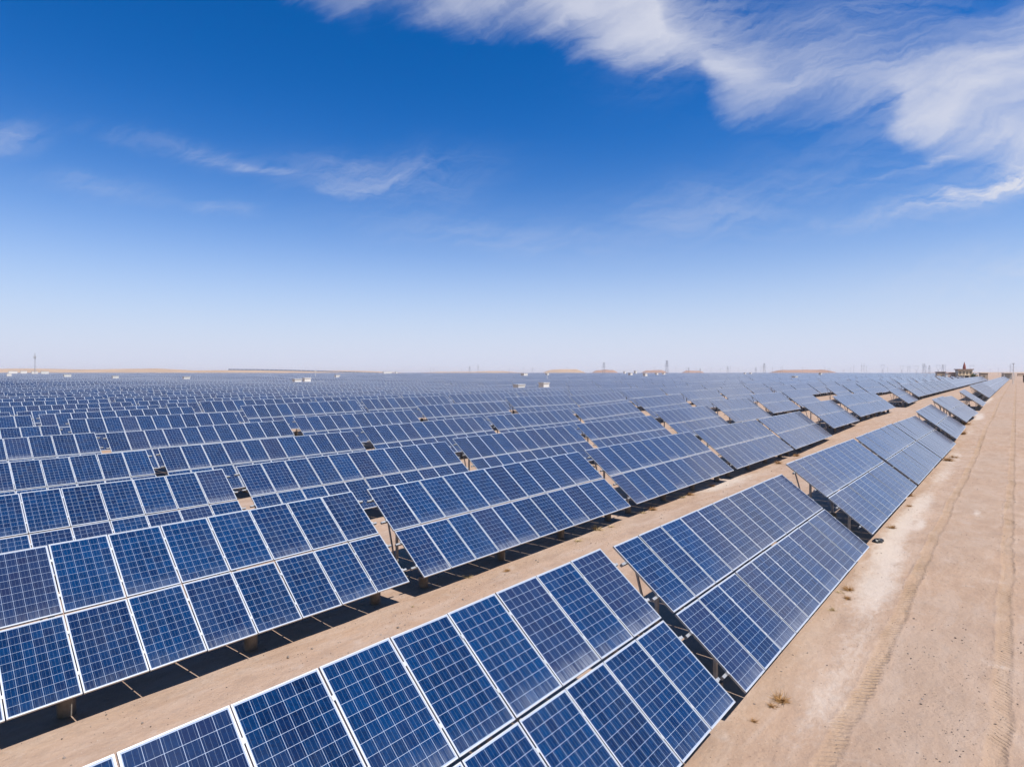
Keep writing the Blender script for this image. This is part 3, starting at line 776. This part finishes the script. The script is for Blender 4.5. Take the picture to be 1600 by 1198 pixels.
mb = MB(); mb.box((-1.6, -1.2, -2.0), (1.6, 1.2, 2.0), M['pink']); mb.box((-1.7, -1.3, 2.0), (1.7, 1.3, 2.12), M['darkroof'])
tag(mb.build('transformer_hut', None, (x, y, top - 2.1), (0, 0, facing(838) + math.pi / 2)), 'beige transformer hut joined left of the nearest white cabin', 'hut')

def pole(px, ytop, d, w, label, mat, arm=True):
    x, y = far_point(px, d); g = gz(x, y); h = z_at(px, ytop, d) - g
    mb = MB(); mb.cyl((0, 0, -0.5), w, w * 0.7, h + 0.5, mat, 8); mb.box((-0.5, -0.12, h), (0.5, 0.12, h + 0.25), mat)
    tag(mb.build('camera_pole', None, (x, y, g), (0, 0, facing(px) + math.pi/2)), label, 'pole', 'thin poles beside the cabins')
pole(493, 580.2, 300, 0.10, 'thin white pole beside the two neighbouring cabins', M['white']); pole(855, 583.5, 200, 0.09, 'thin white pole at the nearest cabin', M['white'])
pole(1583, 568.5, 330, 0.12, 'thin white pole near the track\'s far end', M['white'])

# pylons along the horizon
def pylon_mesh(kind):
    mb = MB(); H = 30.0; m_ = M['pylon']
    if kind == 'lattice':
        b, t = 3.2, 0.7
        for sx in (-1, 1):
            for sy in (-1, 1): mb.bar((sx*b, sy*b, -1), (sx*t, sy*t, H), 0.30, 0.30, m_)
        lv = [0, 5, 10, 14, 18, 21, 24, 27, 30]
        for z0, z1 in zip(lv[:-1], lv[1:]):
            w0 = b + (t - b) * z0 / H; w1 = b + (t - b) * z1 / H
            for s in (-1, 1):
                mb.bar((-w0, s*w0, z0), (w1, s*w1, z1), 0.14, 0.14, m_); mb.bar((s*w0, -w0, z0), (s*w1, w1, z1), 0.14, 0.14, m_)
        for z, L in ((19, 5.5), (23.5, 4.6), (28, 3.6)):
            mb.bar((-L, 0, z), (L, 0, z), 0.36, 0.29, m_); mb.bar((-L, 0, z), (0, 0, z + 1.8), 0.18, 0.18, m_); mb.bar((L, 0, z), (0, 0, z + 1.8), 0.18, 0.18, m_)
    elif kind == 'glass':                   # wine-glass head
        for s in (-1, 1):
            mb.bar((s*2.6, 0, -1), (s*0.8, 0, 15), 0.36, 0.36, m_); mb.bar((s*0.8, 0, 15), (s*4.6, 0, 22), 0.32, 0.32, m_); mb.bar((s*4.6, 0, 22), (s*3.6, 0, 28), 0.32, 0.32, m_)
            mb.bar((s*3.6, 0, 28), (s*2.6, 0, 30), 0.29, 0.29, m_)
        for z0, z1 in ((0, 5), (5, 10), (10, 15)):
            w0 = 2.6 - 1.8 * z0 / 15; w1 = 2.6 - 1.8 * z1 / 15
            mb.bar((-w0, 0, z0), (w1, 0, z1), 0.18, 0.18, m_); mb.bar((w0, 0, z0), (-w1, 0, z1), 0.18, 0.18, m_)
        mb.bar((-6.5, 0, 28), (6.5, 0, 28), 0.36, 0.36, m_)
    elif kind == 'portal':
        for s in (-1, 1): mb.bar((s*3.0, 0, -1), (s*2.7, 0, 30), 0.36, 0.36, m_)
        mb.bar((-5.5, 0, 22), (5.5, 0, 22), 0.36, 0.43, m_); mb.bar((-3, 0, 12), (3, 0, 20), 0.18, 0.18, m_); mb.bar((3, 0, 12), (-3, 0, 20), 0.18, 0.18, m_)
    else:                                    # single mast
        mb.bar((0, 0, -1), (0, 0, 30), 0.40, 0.40, m_); mb.bar((-2, 0, 26), (2, 0, 26), 0.22, 0.22, m_); mb.bar((-1.6, 0, 23.5), (1.6, 0, 23.5), 0.22, 0.22, m_)
    return mb.data('power_pylon')
PY = {k: pylon_mesh(k) for k in ('lattice', 'glass', 'portal', 'mast')}
PL = {'lattice': 'small faint lattice pylon standing on the far horizon', 'glass': 'faint wine-glass shaped pylon on the right horizon', 'portal': 'faint two-legged portal pylon on the far horizon', 'mast': 'tiny faint single-pole power mast on the far horizon'}
pyl = [(673,572.5,'mast'),(678,573.5,'mast'),(721,574,'mast'),(734,572,'lattice'),(747,570,'lattice'),(796,573.5,'mast'),(818,572.5,'mast'),(832,573.5,'lattice'),(886,572.5,'mast'),
       (943.5,566,'lattice!tall faint lattice pylon above the small reddish mound'),(1022,572.5,'mast'),(1042,563,'lattice!tallest lattice pylon, right of the white cabin cluster'),(1056,572,'mast'),(1072,573,'mast'),(1076,574,'lattice'),(1088,574,'mast'),(1094,575,'lattice'),(1111,572.5,'mast'),
       (1126,575,'mast'),(1137,572,'lattice'),(1141,572,'mast'),(1154,574,'mast'),(1181,573.5,'lattice'),(1189,570.5,'mast'),(1194,567.5,'lattice!tall dark lattice pylon left of the wide reddish mound'),(1207,573,'mast'),(1220,572,'mast'),(1222.5,571.5,'mast'),(1254,573,'mast'),
       (1289,572.5,'mast'),(1295,575,'glass'),(1318,576,'portal'),(1329,574,'mast'),(1334,569,'mast'),(1348,567,'portal'),(1354,571,'mast'),(1379,569.5,'glass'),(1387,573,'mast'),(1409,571,'glass'),(1420,569,'portal'),
       (1432,571,'glass'),(1441,567.5,'mast'),(1444,568,'lattice'),(1447,571,'mast'),(1452,571,'lattice'),(1466,570,'glass'),(1473,569.5,'lattice'),(1477,569,'mast'),(1518.5,570,'glass!wine-glass pylon just right of the red spire'),(1547,575,'mast'),(1560,574,'mast'),(1578,568.5,'mast'),(1581.5,568.5,'portal!portal pylon beside the white pole at the track\'s end')]
for i, (px, yt, kd) in enumerate(pyl):
    lab = None
    if '!' in kd: kd, lab = kd.split('!')
    d = 1150 + 260 * ((i * 7) % 5) / 4
    if lab: d = 900
    x, y = far_point(px, d); g = gz(x, y); h = z_at(px, yt, d) - g
    o = link('power_pylon', PY[kd], None, (x, y, g), (0, 0, facing(px) + math.pi/2 + (((i * 37) % 11) / 11 - .5) * 0.9)); s = h / 30.0; o.scale = (s, s, s)
    tag(o, lab or PL[kd], 'pylon', 'power pylons along the horizon')
# the mast on the left
x, y = far_point(55, 850); g = gz(x, y); h = z_at(55, 551.5, 850) - g
t = tag(empty('radio_mast', (x, y, g)), 'slim grey radio mast standing alone on the left horizon', 'mast')
mb = MB()
for a in range(3):
    c, s = math.cos(a * 2.094), math.sin(a * 2.094); mb.bar((c * 0.95, s * 0.95, -1), (c * 0.3, s * 0.3, h), 0.17, 0.17, M['pylon'])
for i in range(16):
    z0, z1 = h * i / 16, h * (i + 1) / 16
    for a in range(3):
        r0, r1 = .95 - .65 * i / 16, .95 - .65 * (i + 1) / 16
        mb.bar((r0 * math.cos(a * 2.094), r0 * math.sin(a * 2.094), z0), (r1 * math.cos((a + 1) * 2.094), r1 * math.sin((a + 1) * 2.094), z1), 0.08, 0.08, M['pylon'])
mb.build('tower', t)
mb = MB(); mb.cyl((0, 0, h - 6.5), 1.0, 1.0, 0.35, M['pylon'], 10); mb.build('platform', t)
for a in range(3):
    mb = MB(); c, s = math.cos(a * 2.094 + .5), math.sin(a * 2.094 + .5); mb.box((c - .22, s - .22, h - 6.0), (c + .22, s + .22, h - 3.4), M['greywall']); mb.build('antenna', t)

# cream building with a red spire at the end of the track-side row
def spire_house():
    px, d = 1508.5, 430
    x, y = far_point(px, d); top = z_at(px, 576.4, d); g = gz(x, y); S = depth_of(px, d) / FPX
    W = 20.0 * S; D = 3.2; H = top - g
    t = tag(empty('spire_building', (x, y, g), (0, 0, facing(px) - math.pi / 2 + 0.5)), 'cream two-storey building with a dark roof rim and red spire', 'building')
    a = MB(); a.box((-W/2, 0, -1), (W/2, D, H - 0.5), M['cream']); a.build('wall', t)
    a = MB(); a.box((-W/2 - .5, -.5, H - 0.5), (W/2 + .5, D + .5, H), M['darkroof']); a.build('roof', t)
    for i in range(4):
        w = MB(); u = -W/2 + W * (0.14 + 0.24 * i); w.box((u - .55, -.05, H - 3.2), (u + .55, -.003, H - 1.5), M['window']); w.build('window', t)
    a = MB(); a.box((-W/2 - .3, -1.6, H * 0.45), (W/2 + .3, -.004, H * 0.45 + .25), M['cream']); a.build('canopy', t)
    for i in range(4):
        w = MB(); u = -W/2 + W * (i / 3); w.box((u - .2, -1.5, -1), (u + .2, -1.1, H * 0.45), M['cream']); w.build('column', t)
    w = MB(); w.box((-W/2 + 1.2, -.06, 0), (W/2 - 1.2, -.0035, H * 0.42), M['window']); w.build('doorway', t)
    sp = z_at(px, 564.8, d) - g; n = 8; V = []; F = []
    prof = [(0, 1.0), (0.25, 0.98), (0.5, 0.74), (0.72, 0.42), (0.9, 0.14), (1.0, 0.02)]; r0 = 2.0 * S * 1.05
    for hh, rr in prof:
        for i in range(n): V.append((W*0.03 + r0 * rr * math.cos(6.2832 * i / n), D/2 + r0 * rr * math.sin(6.2832 * i / n), H + (sp - H) * hh))
    for j in range(len(prof) - 1):
        for i in range(n): F.append((j*n+i, j*n+(i+1) % n, (j+1)*n+(i+1) % n, (j+1)*n+i))
    a = MB(); a.mesh_faces(V, F, M['red']); a.build('spire', t)
spire_house()
def block(name, px, ytop, wpx, d, mat, label, cat='building', D=6.0, roof=None, dark=None):
    x, y = far_point(px, d); g = gz(x, y); H = z_at(px, ytop, d) - g; W = wpx * depth_of(px, d) / FPX; D = min(D, W * 0.3)
    if H < 1.5: g, H = g + H - 1.5, 1.5
    t = tag(empty(name, (x, y, g), (0, 0, facing(px) - math.pi / 2 + 0.6)), label, cat)
    a = MB(); a.box((-W/2, 0, -1), (W/2, D, H - .25), mat); a.build('wall', t)
    a = MB(); a.box((-W/2 - .25, -.3, H - .25), (W/2 + .25, D + .25, H), roof or mat); a.build('roof', t)
    if dark:
        a = MB(); a.box((W * dark[0], -.04, 0), (W * dark[1], -.003, H * .7), M['window']); a.build('doorway', t)
    return t
block('brown_house', 1471, 580.6, 13, 430, M['brown'], 'low brown flat-roofed house left of the spire building', 'house', 7, M['darkroof'], (.05, .35))
block('boundary_wall', 1486, 581.8, 17, 430, M['pink'], 'low pinkish wall between brown house and spire building', 'wall', .4, M['red'])
block('gate_hut', 1479.5, 582.6, 3, 415, M['white'], 'tiny white hut at the left end of the pinkish wall', 'hut', 2.0)
block('tan_house', 1538, 582.2, 11, 420, M['brown'], 'low tan house right of the spire building', 'house', 6, M['cream'], (-.15, .1))
block('mud_wall', 1597, 583.4, 12, 900, M['brown'], 'low brown wall across the far end of the track', 'wall', 1.0, M['darkroof'])
# leafy tree beside the spire building
x, y = far_point(1521.5, 424); g = gz(x, y)
t = tag(empty('tree', (x, y, g)), 'small yellow-green tree at the right corner of the spire building', 'tree')
mb = MB(); mb.cyl((0, 0, -.5), .16, .09, 3.0, M['brown'], 8); mb.build('trunk', t)
mb = MB(); q = random.Random(5)
for i in range(420):
    a = q.uniform(0, 6.28); b_ = q.uniform(-1, 1); rr = q.random() ** .45 * 1.6 * (1 + .3 * math.sin(3 * a)); c = Vector((rr * math.cos(a) * math.sqrt(1 - b_ * b_), rr * math.sin(a) * math.sqrt(1 - b_ * b_), 3.0 + rr * b_ * .85))
    n1 = Vector((q.uniform(-1, 1), q.uniform(-1, 1), q.uniform(-1, 1))).normalized() * .22; n2 = n1.cross(Vector((q.uniform(-1, 1), q.uniform(-1, 1), q.uniform(-1, 1)))).normalized() * .16
    mb.face([c - n1, c + n2, c + n1, c - n2], M['leaf'])
mb.build('crown', t)
# white-topped shelter by the last tables
x, y = far_point(1577, 525); g = gz(x, y); top = z_at(1577, 582.3, 525); S = depth_of(1577, 525) / FPX
t = tag(empty('shelter', (x, y, g), (0, 0, facing(1576) - math.pi / 2 + 0.5)), 'white-roofed open shelter with dark inside near the track\'s far end', 'shelter')
W = 15 * S; mb = MB(); mb.box((-W/2, -.5, top - g - .3), (W/2, 3.2, top - g), M['white']); mb.build('roof', t)
mb = MB(); mb.box((-W/2 + .2, 2.6, -1), (W/2 - .2, 2.8, top - g - .3), M['greywall']); mb.build('back_wall', t)
for s in (-1, 1):
    mb = MB(); mb.box((s * (W/2 - .15) - .09, -.35, -1), (s * (W/2 - .15) + .09, -.17, top - g - .3), M['white']); mb.build('post', t)
# dark truck at the right edge of the picture
def truck():
    px, d = 1603.5, 385
    x, y = far_point(px, d); g = gz(x, y)
    t = tag(empty('truck', (x, y, g), (0, 0, facing(px) + math.pi / 2)), 'dark truck on the track, cut off by the photo\'s right edge', 'truck')
    a = MB(); a.box((-1.2, -5.5, 1.1), (1.2, -0.2, 3.7), M['darkpaint']); a.build('cargo_box', t)
    a = MB(); a.box((-1.15, 0, .7), (1.15, 1.9, 2.9), M['darkpaint']); cab = a.build('cab', t)
    a = MB(); a.box((-1.0, 1.9, 1.8), (1.0, 1.94, 2.7), M['window']); a.build('windscreen', cab)
    a = MB(); a.box((-.5, -5.3, .75), (.5, 1.8, 1.05), M['rubber']); a.build('chassis', t)
    for sx in (-1, 1):
        for yy in (-4.3, -3.2, 1.0):
            w = MB(); w.cyl((0, 0, -.15), .5, .5, .3, M['rubber'], 18, Matrix.Translation((sx * 1.0, yy, .5)) @ Matrix.Rotation(math.pi/2, 4, 'Y')); w.build('wheel', t)
truck()

# ------------------------------------------------------------------ haze over the plain
HAZE = True
if HAZE:
    m = bpy.data.materials.new('dust_haze'); m.use_nodes = True; nt = m.node_tree; nt.nodes.clear()
    out = nt.nodes.new('ShaderNodeOutputMaterial'); pv = nt.nodes.new('ShaderNodeVolumePrincipled')
    pv.inputs['Color'].default_value = (0.90, 0.93, 1.0, 1); pv.inputs['Density'].default_value = 0.00011; pv.inputs['Anisotropy'].default_value = 0.2
    nt.links.new(pv.outputs[0], out.inputs['Volume'])
    mb = MB(); zlow = float(GZ.min()) - 1.0
    mb.box((-520, -920, zlow), (9100, 9100, 44.0), m)
    o = mb.build('haze'); tag(o, 'thin pale haze lying over the far plain', 'haze', None, 'stuff')

# ------------------------------------------------------------------ sky and sun
SUNDIR = Vector((0.05, -0.58, 1.0)).normalized()          # towards the sun
sun_el = math.asin(SUNDIR.z); sun_az = math.atan2(SUNDIR.x, SUNDIR.y)
w = bpy.data.worlds.new('World'); sc.world = w; w.use_nodes = True
nt = w.node_tree; bg = nt.nodes['Background']
sky = nt.nodes.new('ShaderNodeTexSky'); sky.sky_type = 'NISHITA'; sky.sun_disc = False
sky.sun_elevation = sun_el; sky.sun_rotation = sun_az; sky.altitude = 1400; sky.air_density = 1.0; sky.dust_density = 0.8; sky.ozone_density = 2.5
hs = nt.nodes.new('ShaderNodeHueSaturation'); hs.inputs['Saturation'].default_value = 1.35; hs.inputs['Value'].default_value = 1.0
nt.links.new(sky.outputs[0], hs.inputs['Color'])
deep = mix(nt, 1.0, hs.outputs[0], (0.0, 1.04, 1.48), 'MULTIPLY')
tc = nt.nodes.new('ShaderNodeTexCoord'); D = tc.outputs['Generated']
dx, dy, dz = sep(nt, D)
fx, fy = math.cos(YAW), math.sin(YAW)
fwd = (dx * fx + dy * fy); rgt = (dx * fy - dy * fx)
front = fwd.step(0.05, 0.2); half = fwd.step(-0.45, 0.25)
fw = fwd.max(0.08)
A = rgt / fw; B = dz / fw                                   # gnomonic bearings of the sky, fixed to compass directions
# wind-drawn warp
wv = noise(nt, vec(nt, A * 2.2, B * 3.2, 0.0), 1.6, 5.0, 0.6, 0.4, True); wx, wy, _ = sep(nt, wv)
wv2 = noise(nt, vec(nt, A * 8.0, B * 14.0, 4.0), 1.4, 5.0, 0.65, 0.5, True); vx, vy, _ = sep(nt, wv2)
a = A + (wx - 0.5) * 0.13 + (vx - 0.5) * 0.030; b = B + (wy - 0.5) * 0.10 + (vy - 0.5) * 0.026
def PX(x): return (x - 800) / FPX
def PYv(y): return (582.5 - y) / FPX
lower = [(-0.9, 640), (PX(400), 610), (PX(450), 588), (PX(510), 560), (PX(560), 545), (PX(610), 572), (PX(650), 560), (PX(690), 538), (PX(760), 535), (PX(810), 540), (PX(900), 512), (PX(1000), 480), (PX(1080), 476), (PX(1112), 432), (PX(1160), 396), (PX(1200), 402), (PX(1290), 404), (PX(1370), 408), (PX(1410), 362), (PX(1450), 338), (PX(1520), 325), (PX(1600), 305), (PX(1750), 280), (1.5, 300)]
upper = [(-0.9, 660), (-0.42, 660), (PX(560), 640), (PX(690), 640), (PX(800), 680), (PX(1000), 650), (PX(1040), 565), (PX(1150), 512), (PX(1250), 488), (PX(1400), 492), (PX(1500), 512), (PX(1600), 545), (PX(1750), 620), (1.5, 680)]
Lo = curve(nt, a, [(p, q / FPX) for p, q in lower], -0.9, 1.5, 0.0, 1.0)
Up = curve(nt, a, [(p, q / FPX) for p, q in upper], -0.9, 1.5, 0.0, 1.0)
band = (b - Lo).step(-0.020, 0.060) * (1.0 - (b - Up).step(-0.06, 0.07))
ca, sa = math.cos(R(28)), math.sin(R(28))
s1 = a * ca + b * sa; s2 = b * ca - a * sa
streak = noise(nt, vec(nt, s1 * 1.7, s2 * 7.0, 1.0), 1.3, 8.0, 0.56, 0.25)
puff = noise(nt, vec(nt, a * 2.2, b * 3.6, 9.0), 1.5, 5.0, 0.50, 0.1)
fib = noise(nt, vec(nt, s1 * 1.5, s2 * 24.0, 5.0), 1.3, 7.0, 0.60, 0.25)
fib2 = noise(nt, vec(nt, (a * 0.97 + b * 0.26) * 2.0, (b * 0.97 - a * 0.26) * 34.0, 15.0), 1.3, 6.0, 0.60, 0.25)
band = (b - Lo + (fib - 0.5) * 0.09).step(-0.025, 0.070) * (1.0 - (b - Up + (fib2 - 0.5) * 0.12).step(-0.06, 0.07))
dens = band * (streak * 0.95 + puff * 0.75 - 0.36).step(0.0, 0.66) * (fib * 0.42 + fib2 * 0.42 + 0.57).clamp() * (A.step(-0.30, 0.30) * 0.28 + 0.70)
# trailing wisps under the right end and thin streaks on the left
def blob(cx, cy, rx, ry, ang, amp):
    cx, cy, rx, ry = PX(cx), PYv(cy), rx / FPX, ry / FPX
    c_, s_ = math.cos(R(ang)), math.sin(R(ang))
    u = ((a - cx) * c_ + (b - cy) * s_) / rx; v = ((b - cy) * c_ - (a - cx) * s_) / ry
    return ((u * u + v * v) * -1.0).exp() * amp
thin = None
for q in ((1530, 300, 130, 16, 14, 0.95), (1620, 262, 140, 26, 18, 1.0), (1480, 240, 110, 10, 22, .6), (15, 215, 50, 22, 8, .50), (300, 238, 130, 14, -15, .30), (405, 267, 50, 6, -10, .34), (570, 280, 140, 28, -8, .20), (525, 302, 70, 9, 0, .22), (640, 270, 120, 30, 4, .25),
          (170, 300, 90, 18, -10, .25), (355, 330, 40, 8, -5, .28), (760, 370, 200, 30, -5, .22), (1090, 345, 120, 40, 0, .20), (1240, 290, 260, 40, 8, .15), (1370, 350, 160, 18, 5, .18), (1560, 430, 200, 40, 8, .25), (1100, 40, 120, 60, 30, .35), (1330, 30, 200, 40, 15, .32), (1500, 130, 200, 60, 15, .5)):
    e = blob(*q); thin = e if thin is None else thin + e
fine = noise(nt, vec(nt, (a * math.cos(R(-6)) + b * math.sin(R(-6))) * 4.0, b * 26.0, 2.0), 1.4, 8.0, 0.65, 0.7)
fine2 = noise(nt, vec(nt, s1 * 3.0, s2 * 22.0, 7.0), 1.4, 8.0, 0.65, 0.7)
thin = thin * ((fine * 0.5 + fine2 * 0.5).step(0.32, 0.68))
cloud = ((1.0 - (1.0 - dens.clamp()) * (1.0 - thin.clamp())) * front).clamp()
# thin clouds over the rest of the sky, which the picture does not show
rest = noise(nt, vec(nt, dx / dz.max(0.12), dy / dz.max(0.12), 0.0), 0.9, 6.0, 0.6, 0.4).step(0.55, 0.8) * dz.step(0.12, 0.4) * (1.0 - front) * 0.3
cloud = (cloud + rest).clamp()
dust_air = (((dz.max(0.0) / 0.192).pow(1.95)) * -1.0).exp()
clear = mix(nt, dust_air * (half * 0.80 + 0.20), mix(nt, half, mix(nt, 1.0, hs.outputs[0], (0.62, 0.50, 0.40), 'MULTIPLY'), deep), (6.9, 7.25, 8.75))
skycol = mix(nt, cloud * 0.93, clear, (7.1, 7.3, 8.3))
nt.links.new(skycol, bg.inputs['Color']); bg.inputs['Strength'].default_value = 0.10

sun = bpy.data.lights.new('sun', 'SUN'); sun.energy = 5.0; sun.angle = R(0.53); sun.color = (1.0, 0.955, 0.89)
so = bpy.data.objects.new('sun', sun); C.objects.link(so); so.rotation_euler = (-SUNDIR).to_track_quat('-Z', 'Y').to_euler(); so.location = (0, -40, 60)

# ------------------------------------------------------------------ camera and view
cd = bpy.data.cameras.new('camera'); co = bpy.data.objects.new('camera', cd); C.objects.link(co); sc.camera = co
cd.sensor_fit = 'HORIZONTAL'; cd.sensor_width = 36.0; cd.lens = FPX / 1600 * 36.0; cd.clip_start = 0.1; cd.clip_end = 20000
co.location = CAM; co.rotation_euler = (math.pi / 2 + PIT, 0, YAW - math.pi / 2)
sc.view_settings.view_transform = 'Standard'; sc.view_settings.look = 'None'; sc.view_settings.gamma = 1.0; sc.view_settings.exposure = 0.0
sc.render.engine = 'CYCLES'
sc.cycles.use_denoising = True; sc.cycles.denoiser = 'OPENIMAGEDENOISE'; sc.cycles.denoising_input_passes = 'RGB_ALBEDO_NORMAL'; sc.cycles.denoising_prefilter = 'ACCURATE'
sc.cycles.max_bounces = 8; sc.cycles.diffuse_bounces = 1; sc.cycles.glossy_bounces = 3; sc.cycles.volume_bounces = 1
sc.cycles.sample_clamp_indirect = 6.0
